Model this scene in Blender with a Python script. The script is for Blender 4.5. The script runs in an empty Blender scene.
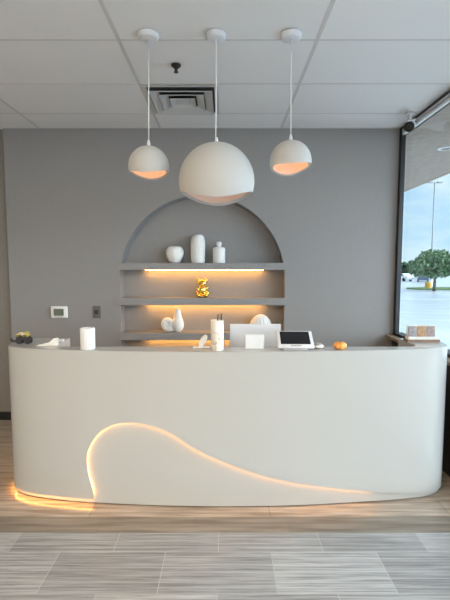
import bpy, bmesh, math, random
from mathutils import Vector, Matrix
from mathutils.geometry import delaunay_2d_cdt
random.seed(7)
SC = bpy.context.scene
C = SC.collection
PI = math.pi
# ------------------------------------------------------------------ camera model
F = 410.0; TH = math.radians(4.76); CAMZ = 1.65
ct, st = math.cos(TH), math.sin(TH)
def ray(px, py):
    u = (px-225)/F; t = (300-py)/F
    return Vector((u, ct+t*st, -st+t*ct))
def at_y(px, py, y):
    d = ray(px, py); k = y/d.y
    return Vector((d.x*k, y, CAMZ+d.z*k))
def at_z(px, py, z):
    d = ray(px, py); k = (z-CAMZ)/d.z
    return Vector((d.x*k, d.y*k, z))
def wdepth(p):
    return p[1]*ct-(p[2]-CAMZ)*st
H = CAMZ+1.380; YW = 4.27; XR = 1.80

# ------------------------------------------------------------------ materials
def mat(name, col, rough=.5, metal=0, emit=None, estr=0, spec=.5, coat=0, sss=0):
    m = bpy.data.materials.new(name); m.use_nodes = True
    b = m.node_tree.nodes['Principled BSDF']
    b.inputs['Base Color'].default_value = (*col, 1)
    b.inputs['Roughness'].default_value = rough
    b.inputs['Metallic'].default_value = metal
    b.inputs['Specular IOR Level'].default_value = spec
    b.inputs['Coat Weight'].default_value = coat
    if emit:
        b.inputs['Emission Color'].default_value = (*emit, 1)
        b.inputs['Emission Strength'].default_value = estr
    return m
def noisy(name, c1, c2, scale, rough=.5, bump=0, stretch=(1,1,1), detail=3, metal=0, lo=.35, hi=.65, spec=.5, rscale=None):
    m = mat(name, c1, rough, metal, spec=spec); nt = m.node_tree; N = nt.nodes; L = nt.links
    b = N['Principled BSDF']
    tc = N.new('ShaderNodeTexCoord'); mp = N.new('ShaderNodeMapping'); mp.inputs['Scale'].default_value = stretch
    nz = N.new('ShaderNodeTexNoise'); nz.inputs['Scale'].default_value = scale; nz.inputs['Detail'].default_value = detail
    cr = N.new('ShaderNodeValToRGB')
    cr.color_ramp.elements[0].position = lo; cr.color_ramp.elements[0].color = (*c1, 1)
    cr.color_ramp.elements[1].position = hi; cr.color_ramp.elements[1].color = (*c2, 1)
    L.new(tc.outputs['Object'], mp.inputs[0]); L.new(mp.outputs[0], nz.inputs['Vector'])
    L.new(nz.outputs['Fac'], cr.inputs[0]); L.new(cr.outputs[0], b.inputs['Base Color'])
    if bump:
        bp = N.new('ShaderNodeBump'); bp.inputs['Strength'].default_value = bump; bp.inputs['Distance'].default_value = .01
        L.new(nz.outputs['Fac'], bp.inputs['Height']); L.new(bp.outputs[0], b.inputs['Normal'])
    return m

M = {}
M['wall'] = noisy('wall_paint', (.300,.288,.282), (.308,.296,.290), 30, .85)
M['wall_brown'] = noisy('wall_brown_tone', (.24,.215,.19), (.255,.23,.205), 30, .85)  # darker, browner tone for the set-back left section of the back wall
M['wall_warm'] = mat('front_wall_paint', (.80,.77,.72), .9)
M['black'] = mat('black_frame', (.008,.008,.009), .4)
M['black_base'] = mat('black_baseboard', (.012,.011,.011), .5)
M['alum'] = mat('brushed_aluminium', (.62,.63,.66), .35, .6)
M['white_trim'] = mat('white_trim', (.75,.75,.75), .4)
M['desk'] = mat('desk_gloss_white', (.47,.465,.445), .20, spec=.4)
M['desk_top'] = mat('desk_solid_surface', (.47,.465,.445), .12)
M['plinth'] = mat('dark_plinth', (.05,.035,.025), .6)
M['white'] = mat('white_ceramic', (.86,.85,.83), .45)
M['white_matte'] = mat('white_plaster', (.52,.515,.50), .8)
M['white_bumpy'] = noisy('white_textured_ceramic', (.83,.82,.79), (.90,.89,.87), 60, .6, .5)
M['gold'] = mat('polished_gold', (1.0,.66,.16), .18, 1)
M['white_paint'] = mat('white_metal', (.82,.82,.84), .4)
M['cord'] = mat('white_cord', (.8,.8,.8), .5)
M['silver'] = mat('silver_plastic', (.70,.71,.74), .35, .2)
M['screen'] = mat('black_screen', (.006,.006,.008), .08)
M['grey'] = mat('grey_plastic', (.35,.33,.31), .5)
M['dark'] = mat('dark_grey_metal', (.05,.045,.05), .4, .3)
M['plate'] = mat('dark_metal_plate', (.17,.15,.14), .4, .4)
M['lcd'] = mat('lcd', (.16,.175,.13), .3)
M['bronze'] = mat('dark_bronze', (.06,.05,.045), .35, .7)
M['orange'] = noisy('orange_skin', (.85,.33,.06), (.95,.45,.12), 12, .5)
M['wood'] = noisy('sill_wood', (.22,.16,.11), (.36,.27,.19), 6, .5, stretch=(6,1,6))
M['wood_base'] = noisy('brown_wood_base', (.20,.12,.08), (.30,.19,.13), 10, .5, stretch=(1,8,8))
M['warm'] = mat('warm_led', (1,.8,.5), .5, emit=(1,.45,.12), estr=25)
M['warm_base'] = mat('warm_led_base', (1,.8,.5), .5, emit=(1,.42,.09), estr=30)
M['warm_low'] = mat('warm_led_low', (1,.8,.5), .5, emit=(1,.45,.14), estr=17)
M['warm_faint'] = mat('warm_led_faint', (1,.8,.5), .5, emit=(1,.45,.16), estr=3.5)
M['warm_shelf'] = mat('warm_shelf_led', (1,.8,.5), .5, emit=(1,.47,.10), estr=32)
M['bulb'] = mat('bulb_glow', (1,.9,.7), .5, emit=(1,.40,.15), estr=11)
M['bulb_low'] = mat('bulb_glow_soft', (1,.9,.7), .5, emit=(1,.50,.30), estr=6)
M['fill_panel'] = mat('fill_panel_glow', (.9,.9,.9), .5, emit=(1,.74,.44), estr=22)  # emission of the unseen fill panels added behind the camera
M['marble'] = noisy('cream_marble', (.55,.42,.28), (.83,.79,.72), 22, .35, detail=5, lo=.36, hi=.46)
M['pen'] = mat('brown_pen', (.10,.06,.05), .4)
M['tpot'] = mat('white_gloss', (.74,.74,.75), .3)
M['yellow'] = mat('yellow_petal', (.62,.50,.14), .6)
M['pink'] = mat('pale_pink_petal', (.80,.62,.50), .6)
M['cream'] = mat('cream_petal', (.80,.75,.58), .6)
M['stem'] = mat('dark_green_leaf', (.08,.09,.04), .6)
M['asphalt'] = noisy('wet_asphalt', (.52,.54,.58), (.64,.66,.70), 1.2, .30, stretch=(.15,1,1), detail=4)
M['walk'] = noisy('concrete_walk', (.66,.66,.66), (.72,.72,.72), 4, .8)
M['red_line'] = mat('red_road_paint', (.62,.16,.16), .6)
M['white_line'] = mat('white_road_paint', (.85,.85,.85), .6)
M['grass'] = noisy('island_grass', (.12,.19,.06), (.2,.28,.1), 3, .9)
M['leaf'] = noisy('tree_leaf', (.10,.19,.085), (.20,.31,.15), .9, .6)
M['leaf2'] = noisy('far_leaf', (.09,.16,.085), (.14,.22,.12), .5, .7)
M['bark'] = noisy('bark', (.10,.08,.06), (.16,.13,.10), 8, .9)
M['pole'] = mat('pole_metal', (.28,.30,.32), .5, .3)
M['car_white'] = mat('car_white', (.80,.81,.82), .2)
M['car_blue'] = mat('car_blue', (.10,.13,.20), .2)
M['tyre'] = mat('tyre', (.02,.02,.02), .7)
M['car_glass'] = mat('car_glass', (.03,.04,.05), .05)
M['barrel'] = mat('orange_yellow_plastic', (.85,.42,.04), .5)
M['brick'] = mat('red_brick', (.38,.16,.12), .8)
M['roofgrey'] = mat('roof_grey', (.4,.4,.4), .8)
M['soffit'] = noisy('soffit_stucco', (.36,.285,.23), (.41,.335,.28), 14, .9, .3, detail=6)
M['lens'] = mat('camera_lens', (.004,.004,.004), .4)
def glass_mat():
    m = bpy.data.materials.new('window_glass'); m.use_nodes = True; nt = m.node_tree; nt.nodes.clear()
    o = nt.nodes.new('ShaderNodeOutputMaterial'); mx = nt.nodes.new('ShaderNodeMixShader')
    t = nt.nodes.new('ShaderNodeBsdfTransparent'); g = nt.nodes.new('ShaderNodeBsdfGlossy'); fr = nt.nodes.new('ShaderNodeLayerWeight'); pw = nt.nodes.new('ShaderNodeMath'); ad = nt.nodes.new('ShaderNodeMath')
    t.inputs[0].default_value = (.97,.985,.985,1); g.inputs['Roughness'].default_value = .0
    pw.operation = 'POWER'; pw.inputs[1].default_value = 5; nt.links.new(fr.outputs['Facing'], pw.inputs[0])
    ad.operation = 'MULTIPLY_ADD'; ad.inputs[1].default_value = .5; ad.inputs[2].default_value = .025; nt.links.new(pw.outputs[0], ad.inputs[0])
    nt.links.new(ad.outputs[0], mx.inputs[0]); nt.links.new(t.outputs[0], mx.inputs[1]); nt.links.new(g.outputs[0], mx.inputs[2])
    nt.links.new(mx.outputs[0], o.inputs[0]); return m
M['glass'] = glass_mat()

def math_node(nt, op, a, b=None):
    n = nt.nodes.new('ShaderNodeMath'); n.operation = op
    for i, v in enumerate((a, b)):
        if v is None: continue
        if isinstance(v, (int, float)): n.inputs[i].default_value = v
        else: nt.links.new(v, n.inputs[i])
    return n.outputs[0]

def tile_floor():
    m = mat('grey_vein_tile', (.4,.4,.4), .28); nt = m.node_tree; N = nt.nodes; L = nt.links; b = N['Principled BSDF']
    tc = N.new('ShaderNodeTexCoord')
    mp = N.new('ShaderNodeMapping'); mp.inputs['Location'].default_value = (.344, -2.2436+.3048*8, 0)
    L.new(tc.outputs['Object'], mp.inputs[0])
    br = N.new('ShaderNodeTexBrick'); br.inputs['Scale'].default_value = 1; br.inputs['Brick Width'].default_value = .6096
    br.inputs['Row Height'].default_value = .3048; br.inputs['Mortar Size'].default_value = .0022; br.inputs['Mortar Smooth'].default_value = .1
    br.inputs['Bias'].default_value = 0
    br.inputs['Color1'].default_value = (.32,.32,.325,1); br.inputs['Color2'].default_value = (.46,.465,.472,1); br.inputs['Mortar'].default_value = (.56,.56,.56,1)
    L.new(mp.outputs[0], br.inputs['Vector'])
    sm = N.new('ShaderNodeMapping'); sm.inputs['Scale'].default_value = (.6, 22, 1); L.new(tc.outputs['Object'], sm.inputs[0])
    nz = N.new('ShaderNodeTexNoise'); nz.inputs['Scale'].default_value = 2.6; nz.inputs['Detail'].default_value = 9; nz.inputs['Roughness'].default_value = .72; nz.inputs['Distortion'].default_value = .15
    L.new(sm.outputs[0], nz.inputs['Vector'])
    cr = N.new('ShaderNodeValToRGB'); cr.color_ramp.elements[0].position = .38; cr.color_ramp.elements[0].color = (.46,.455,.45,1)
    cr.color_ramp.elements[1].position = .60; cr.color_ramp.elements[1].color = (1.05,1.05,1.05,1); L.new(nz.outputs['Fac'], cr.inputs[0])
    mx = N.new('ShaderNodeMix'); mx.data_type = 'RGBA'; mx.blend_type = 'MULTIPLY'; mx.inputs['Factor'].default_value = 1
    L.new(br.outputs['Color'], mx.inputs['A']); L.new(cr.outputs[0], mx.inputs['B'])
    mm = N.new('ShaderNodeMix'); mm.data_type = 'RGBA'; L.new(br.outputs['Fac'], mm.inputs['Factor'])
    L.new(mx.outputs['Result'], mm.inputs['A']); mm.inputs['B'].default_value = (.40,.398,.395,1)
    L.new(mm.outputs['Result'], b.inputs['Base Color'])
    return m
M['tile'] = tile_floor()

def plank_floor(name, w, h, loc, c1, c2, mort, rough):
    m = mat(name, c1, rough); nt = m.node_tree; N = nt.nodes; L = nt.links; b = N['Principled BSDF']
    tc = N.new('ShaderNodeTexCoord')
    mp = N.new('ShaderNodeMapping'); mp.inputs['Location'].default_value = loc; L.new(tc.outputs['Object'], mp.inputs[0])
    br = N.new('ShaderNodeTexBrick'); br.inputs['Scale'].default_value = 1; br.inputs['Brick Width'].default_value = w
    br.inputs['Row Height'].default_value = h; br.inputs['Mortar Size'].default_value = .0015
    br.inputs['Color1'].default_value = (*c1,1); br.inputs['Color2'].default_value = (*c2,1); br.inputs['Mortar'].default_value = (*mort,1)
    L.new(mp.outputs[0], br.inputs['Vector'])
    sm = N.new('ShaderNodeMapping'); sm.inputs['Scale'].default_value = (1.0, 14, 1); L.new(tc.outputs['Object'], sm.inputs[0])
    nz = N.new('ShaderNodeTexNoise'); nz.inputs['Scale'].default_value = 2.2; nz.inputs['Detail'].default_value = 6; nz.inputs['Distortion'].default_value = .2
    L.new(sm.outputs[0], nz.inputs['Vector'])
    cr = N.new('ShaderNodeValToRGB'); cr.color_ramp.elements[0].position = .35; cr.color_ramp.elements[0].color = (.62,.58,.54,1)
    cr.color_ramp.elements[1].position = .65; cr.color_ramp.elements[1].color = (1.05,1.05,1.05,1); L.new(nz.outputs['Fac'], cr.inputs[0])
    mx = N.new('ShaderNodeMix'); mx.data_type = 'RGBA'; mx.blend_type = 'MULTIPLY'; mx.inputs['Factor'].default_value = 1
    L.new(br.outputs['Color'], mx.inputs['A']); L.new(cr.outputs[0], mx.inputs['B']); L.new(mx.outputs['Result'], b.inputs['Base Color'])
    return m
M['plank'] = plank_floor('tan_plank', 1.2, .20, (.3, -2.568+.2*20, 0), (.45,.375,.305), (.53,.445,.365), (.20,.16,.13), .17)
M['border'] = plank_floor('brown_border_plank', 1.2, .5, (.2, 0, 0), (.235,.205,.17), (.275,.24,.20), (.2,.17,.15), .38)

def ceiling_mat():
    m = mat('acoustic_tile', (.5,.5,.49), .95); nt = m.node_tree; N = nt.nodes; L = nt.links; b = N['Principled BSDF']
    tc = N.new('ShaderNodeTexCoord')
    mp = N.new('ShaderNodeMapping'); mp.inputs['Location'].default_value = (.6524+1.2192*5, -2.6417+.6096*12, 0); L.new(tc.outputs['Object'], mp.inputs[0])
    br = N.new('ShaderNodeTexBrick'); br.offset = 0; br.inputs['Scale'].default_value = 1; br.inputs['Brick Width'].default_value = 1.2192
    br.inputs['Row Height'].default_value = .6096; br.inputs['Mortar Size'].default_value = 0
    br.inputs['Color1'].default_value = (.86,.85,.83,1); br.inputs['Color2'].default_value = (.90,.89,.875,1)
    L.new(mp.outputs[0], br.inputs['Vector']); L.new(br.outputs['Color'], b.inputs['Base Color'])
    nz = N.new('ShaderNodeTexNoise'); nz.inputs['Scale'].default_value = 220; L.new(tc.outputs['Object'], nz.inputs['Vector'])
    bp = N.new('ShaderNodeBump'); bp.inputs['Strength'].default_value = .15; bp.inputs['Distance'].default_value = .003
    L.new(nz.outputs['Fac'], bp.inputs['Height']); L.new(bp.outputs[0], b.inputs['Normal'])
    return m
M['ceil'] = ceiling_mat()
M['tbar'] = mat('ceiling_t_bar', (.68,.66,.64), .6)
M['diffuser'] = mat('vent_white', (.62,.62,.61), .5)
M['vent_dark'] = mat('vent_dark', (.05,.05,.05), .8)

# ------------------------------------------------------------------ mesh helpers
def obj(name, bm, m, parent=None, loc=(0,0,0), rz=0, smooth=False, angle=None):
    me = bpy.data.meshes.new(name)
    bmesh.ops.recalc_face_normals(bm, faces=bm.faces)
    if smooth:
        for f in bm.faces: f.smooth = True
        if angle is not None:
            for e in bm.edges:
                if len(e.link_faces) == 2 and e.calc_face_angle(0) > math.radians(angle): e.smooth = False
    bm.to_mesh(me); bm.free()
    ms = m if isinstance(m, (list, tuple)) else [m]
    for k in ms: me.materials.append(k)
    o = bpy.data.objects.new(name, me); C.objects.link(o)
    o.location = loc; o.rotation_euler = (0,0,rz)
    if parent: o.parent = parent
    return o
def thing(name, label, cat, loc=(0,0,0), rz=0, group=None):
    o = bpy.data.objects.new(name, None); o.empty_display_size = .05; C.objects.link(o)
    o.location = loc; o.rotation_euler = (0,0,rz); o['label'] = label; o['category'] = cat
    if group: o['group'] = group
    return o
def tag(o, label, cat, group=None):
    o['label'] = label; o['category'] = cat
    if group: o['group'] = group
    return o
def struct(o, label=None):
    o['kind'] = 'structure'
    if label: o['label'] = label
    return o
def box(bm, x0, x1, y0, y1, z0, z1, bev=0, mi=0):
    vs = [bm.verts.new((x,y,z)) for z in (z0,z1) for y in (y0,y1) for x in (x0,x1)]
    fs = [bm.faces.new([vs[i] for i in q]) for q in ((0,2,3,1),(4,5,7,6),(0,1,5,4),(2,6,7,3),(0,4,6,2),(1,3,7,5))]
    for f in fs: f.material_index = mi
    if bev:
        es = list({e for f in fs for e in f.edges})
        bmesh.ops.bevel(bm, geom=es, offset=bev, segments=3, affect='EDGES', profile=.5)
    return bm
def nbox(*a, bev=0):
    return box(bmesh.new(), *a, bev=bev)
def lathe(bm, prof, n=32, cx=0, cy=0, flute=0, nf=0, mi=0):
    rings = []
    for (r, z) in prof:
        if r < 1e-6: rings.append([bm.verts.new((cx,cy,z))])
        else:
            rr = []
            for k in range(n):
                a = 2*PI*k/n; q = r*(1+flute*math.cos(nf*a)) if flute else r
                rr.append(bm.verts.new((cx+q*math.cos(a), cy+q*math.sin(a), z)))
            rings.append(rr)
    for A, B in zip(rings, rings[1:]):
        for k in range(n):
            j = (k+1) % n
            if len(A) == 1 and len(B) == 1: continue
            if len(A) == 1: f = bm.faces.new((A[0], B[j], B[k]))
            elif len(B) == 1: f = bm.faces.new((A[k], A[j], B[0]))
            else: f = bm.faces.new((A[k], A[j], B[j], B[k]))
            f.material_index = mi
    return bm
def tube(bm, pts, r, n=8, radii=None):
    pts = [Vector(p) for p in pts]; rings = []
    up0 = None
    for i, p in enumerate(pts):
        t = (pts[min(i+1, len(pts)-1)]-pts[max(i-1, 0)]).normalized()
        if up0 is None:
            up0 = Vector((0,0,1)) if abs(t.z) < .9 else Vector((1,0,0))
        a = t.cross(up0).normalized(); b = a.cross(t).normalized(); up0 = b
        q = radii[i] if radii else r
        rings.append([bm.verts.new(p+a*q*math.cos(2*PI*k/n)+b*q*math.sin(2*PI*k/n)) for k in range(n)])
    for A, B in zip(rings, rings[1:]):
        for k in range(n): bm.faces.new((A[k], A[(k+1)%n], B[(k+1)%n], B[k]))
    bm.faces.new(rings[0][::-1]); bm.faces.new(rings[-1])
    return bm
def ball(bm, c, r, s=(1,1,1), u=20, v=12, rot=None):
    mt = Matrix.Translation(c)
    if rot is not None: mt = mt @ rot
    mt = mt @ Matrix.Diagonal((r*s[0], r*s[1], r*s[2], 1))
    bmesh.ops.create_uvsphere(bm, u_segments=u, v_segments=v, radius=1, matrix=mt); return bm
def prism(bm, poly, z0, z1):
    lo = [bm.verts.new((x,y,z0)) for x,y in poly]; hi = [bm.verts.new((x,y,z1)) for x,y in poly]
    n = len(poly)
    bm.faces.new(lo[::-1]); bm.faces.new(hi)
    for i in range(n): bm.faces.new((lo[i], lo[(i+1)%n], hi[(i+1)%n], hi[i]))
    return bm
def catmull(P, k=12):
    P = [Vector(p) for p in P]; out = []
    Q = [P[0]*2-P[1]]+P+[P[-1]*2-P[-2]]
    for i in range(1, len(Q)-2):
        a,b,c,d = Q[i-1:i+3]
        for j in range(k):
            t = j/k
            out.append(.5*((2*b)+(c-a)*t+(2*a-5*b+4*c-d)*t*t+(3*b-a-3*c+d)*t**3))
    out.append(P[-1]); return out
def remesh(o, vox):
    r = o.modifiers.new('r', 'REMESH'); r.mode = 'VOXEL'; r.voxel_size = vox; r.use_smooth_shade = True
    s = o.modifiers.new('s', 'SMOOTH'); s.iterations = 3; s.factor = .5

# ------------------------------------------------------------------ room shell
YF = -3.4; XL = -3.1; YB = 2.576; YT = YB-.160
struct(obj('floor', nbox(XL, XR+.1, YF, YT, -.1, 0), M['tile']))
struct(obj('floor.001', nbox(XL, XR+.1, YB, YW+.3, -.1, 0), M['plank']))
struct(obj('trim_1', nbox(XL, XR+.1, YT, YB, -.1, .001), M['border']))
struct(obj('ceiling', nbox(XL-.1, XR+.15, YF-.1, YW+.3, H+.004, H+.1), M['ceil']))
bm = bmesh.new()
x = -.6524-2*1.2192
xs = [-.6524+1.2192*k for k in range(-2, 3) if -3.1 < -.6524+1.2192*k < XR-.02]
for x in xs: box(bm, x-.012, x+.012, YF, YW, H+.002, H+.006)
ys = [2.6417+.6096*k for k in range(-9, 3) if 2.6417+.6096*k < YW]
for y in ys: box(bm, XL, XR, y-.007, y+.007, H+.0022, H+.006)
box(bm, XL, XR, YW-.02, YW, H+.0024, H+.006)
struct(obj('trim_2', bm, M['tbar']))
struct(obj('wall_left', nbox(XL-.1, XL, YF, YW+.3, 0, H+.004), M['wall']))
# back wall with the arched niche cut through it
NX, NR, NZ, NB, ND = -.235, .857, CAMZ+.7225-.857, .62, .17
XJ = -2.245
bm = bmesh.new()
arc = [(NX+NR*math.cos(a), NZ+NR*math.sin(a)) for a in [PI-PI*k/48 for k in range(49)]]
hole = [(NX-NR, NB)]+arc+[(NX+NR, NB)]
outer = [(XJ,0),(XJ,H+.004),(XR+.012,H+.004),(XR+.012,0)]
def face_ring(y):
    V = [Vector(p) for p in outer+hole]; n = len(outer); m = len(hole)
    E_ = [(i,(i+1)%n) for i in range(n)]+[(n+i, n+(i+1)%m) for i in range(m)]
    r = delaunay_2d_cdt(V, E_, [], 0, 1e-6)
    vs = [bm.verts.new((p.x, y, p.y)) for p in r[0]]
    for f in r[2]:
        c = sum((r[0][i] for i in f), Vector((0,0)))/len(f)
        ins = (abs(c.x-NX) < NR and NB < c.y < NZ) or ((c-Vector((NX,NZ))).length < NR*.9995 and c.y >= NZ)
        if not ins: bm.faces.new([vs[i] for i in f])
face_ring(YW)
def strip(pts, y0, y1):
    A = [bm.verts.new((a,y0,b)) for a,b in pts]; B = [bm.verts.new((a,y1,b)) for a,b in pts]
    for i in range(len(pts)-1): bm.faces.new((A[i],A[i+1],B[i+1],B[i]))
strip(hole+[hole[0]], YW, YW+ND)
vs = [bm.verts.new((a, YW+ND, b)) for a,b in hole]; bm.faces.new(vs)
strip([(XJ,0),(XJ,H)], YW, YW+.3)
box(bm, XJ, XR+.012, YW+.25, YW+.3, 0, H)
bmesh.ops.remove_doubles(bm, verts=bm.verts, dist=1e-5)
struct(obj('wall_back', bm, M['wall']))
struct(obj('wall_back.001', nbox(XL, XJ, YW+.03, YW+.3, 0, H+.004), M['wall_brown']))
struct(obj('baseboard_back', nbox(XL, XJ, YW+.012, YW+.03, 0, .085), M['black_base']))
bm = nbox(XJ, XR, YW-.014, YW, 0, .085)
struct(obj('baseboard_back.001', bm, M['black_base']))
struct(obj('baseboard_left', nbox(XL, XL+.014, YF, YW, 0, .085), M['black_base']))

# storefront window wall on the right, its low knee wall, sill and frame
SZ = .93
struct(obj('wall_right', box(nbox(XR-.04, XR+.12, 2.80, YW, 0, SZ-.03), XR-.04, XR+.12, YF, 2.80, 0, .1), M['black']))
struct(obj('trim_3', nbox(XR-.11, XR+.14, 2.80, YW, SZ-.03, SZ), M['wood']))
bm = bmesh.new()
for y in (YW-.055, 2.75, 1.2, -.35, -1.9, YF):
    box(bm, XR-.034, XR+.008, y, y+.055, SZ if y > 4 else .1, H+.004)
box(bm, XR-.03, XR+.018, YF, YW, H-.024, H+.004)
box(bm, XR-.022, XR+.018, YF, YW, H-.054, H-.047)
box(bm, XR-.03, XR+.06, 2.8, YW, SZ, SZ+.025); box(bm, XR-.03, XR+.06, YF, 2.8, .1, .14)
wf = struct(obj('window_1', bm, M['black']))
obj('head_rail', nbox(XR-.034, XR-.01, YF, YW-.055, H-.047, H-.024), M['alum'], wf)
obj('head_rail', nbox(XR-.03, XR-.005, YF, YW-.055, H-.078, H-.054), M['white_trim'], wf)
ys_ = [YF+.05, -1.9, -.35, 1.2, 2.75, YW-.055]
for a, b in zip(ys_, ys_[1:]):
    obj('pane', nbox(XR+.012, XR+.018, a+.0, b, SZ+.025 if b > 3 else .14, H-.06), M['glass'], wf)
WX0, WX1 = -.1, 1.72
bm = nbox(XL, WX0, YF-.12, YF, 0, H+.004); box(bm, WX1, XR+.1, YF-.12, YF, 0, H+.004); box(bm, WX0, WX1, YF-.12, YF, 2.7, H+.004)
struct(obj('wall_front', bm, M['wall_warm']))
bm = bmesh.new()
for x in (WX0, (WX0+WX1)/2-.025, WX1-.05): box(bm, x, x+.05, YF-.1, YF-.02, 0, 2.7)
box(bm, WX0, WX1, YF-.1, YF-.02, 0, .08); box(bm, WX0, WX1, YF-.1, YF-.02, 2.65, 2.7)
w2 = struct(obj('window_2', bm, M['black']))
for a, b in ((WX0+.05,(WX0+WX1)/2-.025),((WX0+WX1)/2+.025,WX1-.05)):
    obj('pane', nbox(a, b, YF-.063, YF-.057, .08, 2.65), M['glass'], w2)

# ------------------------------------------------------------------ reception desk
ctrl = [(-1.585,3.19),(-1.588,3.05),(-1.575,2.955),(-1.525,2.865),(-1.37,2.797),(-1.15,2.752),(-.917,2.722),(-.45,2.688),(0,2.676),
        (.5,2.690),(1.07,2.742),(1.30,2.772),(1.46,2.806),(1.575,2.872),(1.612,2.955),(1.622,3.05),(1.622,3.19)]
DO = .016                                     # stand-off of the front skin from the carcass
ctrl = [(.018+(x-.018)*(1-.016/1.6), y+.004) for x, y in ctrl]
line = catmull([Vector(p) for p in ctrl], 14)
cum = [0]
for a, b in zip(line, line[1:]): cum.append(cum[-1]+(b-a).length)
def nrm(i):
    t = (line[min(i+1,len(line)-1)]-line[max(i-1,0)]).normalized(); return Vector((t.y,-t.x))
NRM = [nrm(i) for i in range(len(line))]
def surf(u, d):
    import bisect
    i = max(0, min(len(line)-2, bisect.bisect_right(cum, u)-1)); f = (u-cum[i])/(cum[i+1]-cum[i])
    p = line[i].lerp(line[i+1], f); n = NRM[i].lerp(NRM[i+1], f).normalized(); return p+n*d
def hit(px, py, d=DO):
    r = ray(px, py); best = None
    off = [line[i]+NRM[i]*d for i in range(len(line))]
    for i in range(len(line)-1):
        a, b = off[i], off[i+1]; e = b-a
        den = r.x*e.y-r.y*e.x
        if abs(den) < 1e-9: continue
        k = (a.x*e.y-a.y*e.x)/den; s = (a.x*r.y-a.y*r.x)/den
        if -1e-6 <= s <= 1+1e-6 and k > 0 and (best is None or k < best[0]):
            best = (k, cum[i]+s*(cum[i+1]-cum[i]), CAMZ+k*r.z)
    return best[1], best[2]
def cpoly(d, inner=0):
    P = [tuple(line[i]+NRM[i]*d) for i in range(len(line))]
    xl, xr, yi, rr = -1.22-inner, 1.365+inner, 2.85-inner, .07
    P += [(xr, 3.19)]
    for k in range(7):
        a = -PI/2*k/6; P.append((xr-rr+rr*math.cos(a), yi+rr+rr*math.sin(a)))
    for k in range(7):
        a = -PI/2-PI/2*k/6; P.append((xl+rr+rr*math.cos(a), yi+rr+rr*math.sin(a)))
    P += [(xl, 3.19)]
    return P
ZT = 1.083
desk = thing('reception_desk', 'large curved glossy white reception desk with a glowing wave groove across its front', 'desk', (0,2.9,0))
def dobj(*a, **k):
    o = obj(*a, **k); o.parent = desk; o.location = (0,-2.9,0); return o
dobj('body', prism(bmesh.new(), cpoly(0), .010, ZT-.03), M['desk'], smooth=True, angle=30)
dobj('plinth', prism(bmesh.new(), cpoly(-.03), .0, .010), M['plinth'])
bm = prism(bmesh.new(), cpoly(DO-.0045), ZT-.03, ZT)
top = dobj('countertop', bm, M['desk_top'], smooth=True, angle=30)
bm = nbox(-1.22, 1.365, 2.85, 3.5, .72, .75); dobj('work_surface', bm, M['desk_top'])
for x in (-1.19, 1.30): dobj('support_panel', nbox(x, x+.03, 3.2, 3.48, 0, .72), M['desk'])
# wave front skin
wpx = [(94,496.7),(92.2,487.8),(88.9,476.7),(86.9,463),(87.3,454),(91,444.4),(98.9,433.5),(110,426.3),(125.6,422.8),(141,424),(156.7,428),(172,434.5),(192,447.5),
       (208,456),(226,463.5),(243,470),(260,475.8),(280,480.6),(300,484.2),(320,487),(345,489.8),(372,491.8),(400,493.4)]
wv = catmull([Vector(hit(a,b)) for a,b in wpx], 8)
PB, PT = .040, ZT-.003
UM = cum[-1]
u_s = wv[0].x-.004; wv.insert(0, Vector((u_s, PB)))
wv = [Vector((p.x, max(p.y, PB+.0005 if 0 < i else PB))) for i, p in enumerate(wv)]
ue = hit(433, 492.5)[0]; ul = wv[-1]
for k in range(1, 9): wv.append(ul.lerp(Vector((ue, PB)), k/8))
def seg(a, b, s=.025):
    n = max(1, int((b-a).length/s)); return [a.lerp(b, k/n) for k in range(n)]
V2 = Vector
poly = seg(V2((0,PB)), V2((u_s,PB)))+wv[:-1]+seg(wv[-1], V2((UM,PB)))+seg(V2((UM,PB)), V2((UM,PT)))+seg(V2((UM,PT)), V2((0,PT)))+seg(V2((0,PT)), V2((0,PB)))
def inpoly(p, P):
    c = False; j = len(P)-1
    for i in range(len(P)):
        if (P[i].y > p.y) != (P[j].y > p.y) and p.x < (P[j].x-P[i].x)*(p.y-P[i].y)/(P[j].y-P[i].y)+P[i].x: c = not c
        j = i
    return c
grid = [V2((.0125+.025*i, PB+.03+.03*j)) for i in range(int(UM/.025)) for j in range(34)]
grid = [g for g in grid if g.x < UM-.008 and g.y < PT-.01 and inpoly(g, poly) and min((g-q).length for q in wv) > .009]
n0 = len(poly)
r = delaunay_2d_cdt(poly+grid, [(i,(i+1)%n0) for i in range(n0)], [], 0, 1e-6)
bm = bmesh.new()
def mapv(p, d): q = surf(p.x, d); return bm.verts.new((q.x, q.y, p.y))
ids = {i for f in r[2] for i in f}
A = {i: mapv(r[0][i], DO) for i in ids}; B = {i: mapv(r[0][i], DO-.004) for i in ids}
for f in r[2]:
    c = sum((r[0][i] for i in f), V2((0,0)))/len(f)
    if inpoly(c, poly):
        bm.faces.new([A[i] for i in f]); bm.faces.new([B[i] for i in f][::-1])
ra = [mapv(p, DO) for p in poly]; rb = [mapv(p, DO-.004) for p in poly]
for i in range(n0): j = (i+1)%n0; bm.faces.new((ra[j], ra[i], rb[i], rb[j]))
loose = [v for v in bm.verts if not v.link_faces]; bmesh.ops.delete(bm, geom=loose, context='VERTS')
o = dobj('front_panel', bm, M['desk'], smooth=True, angle=50)
def led(name, pts, rad, m, d=.006):
    bm = bmesh.new(); P = []
    for p in pts: q = surf(p.x, d); P.append((q.x, q.y, p.y))
    tube(bm, P, rad, 6); return dobj(name, bm, m, smooth=True)
wn = []
for i, p in enumerate(wv):
    t = (wv[min(i+1,len(wv)-1)]-wv[max(i-1,0)]).normalized(); wn.append(p+V2((-t.y, t.x))*.008)
i1 = max(i for i in range(len(wv)) if wv[i].x < hit(243,470)[0])
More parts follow.
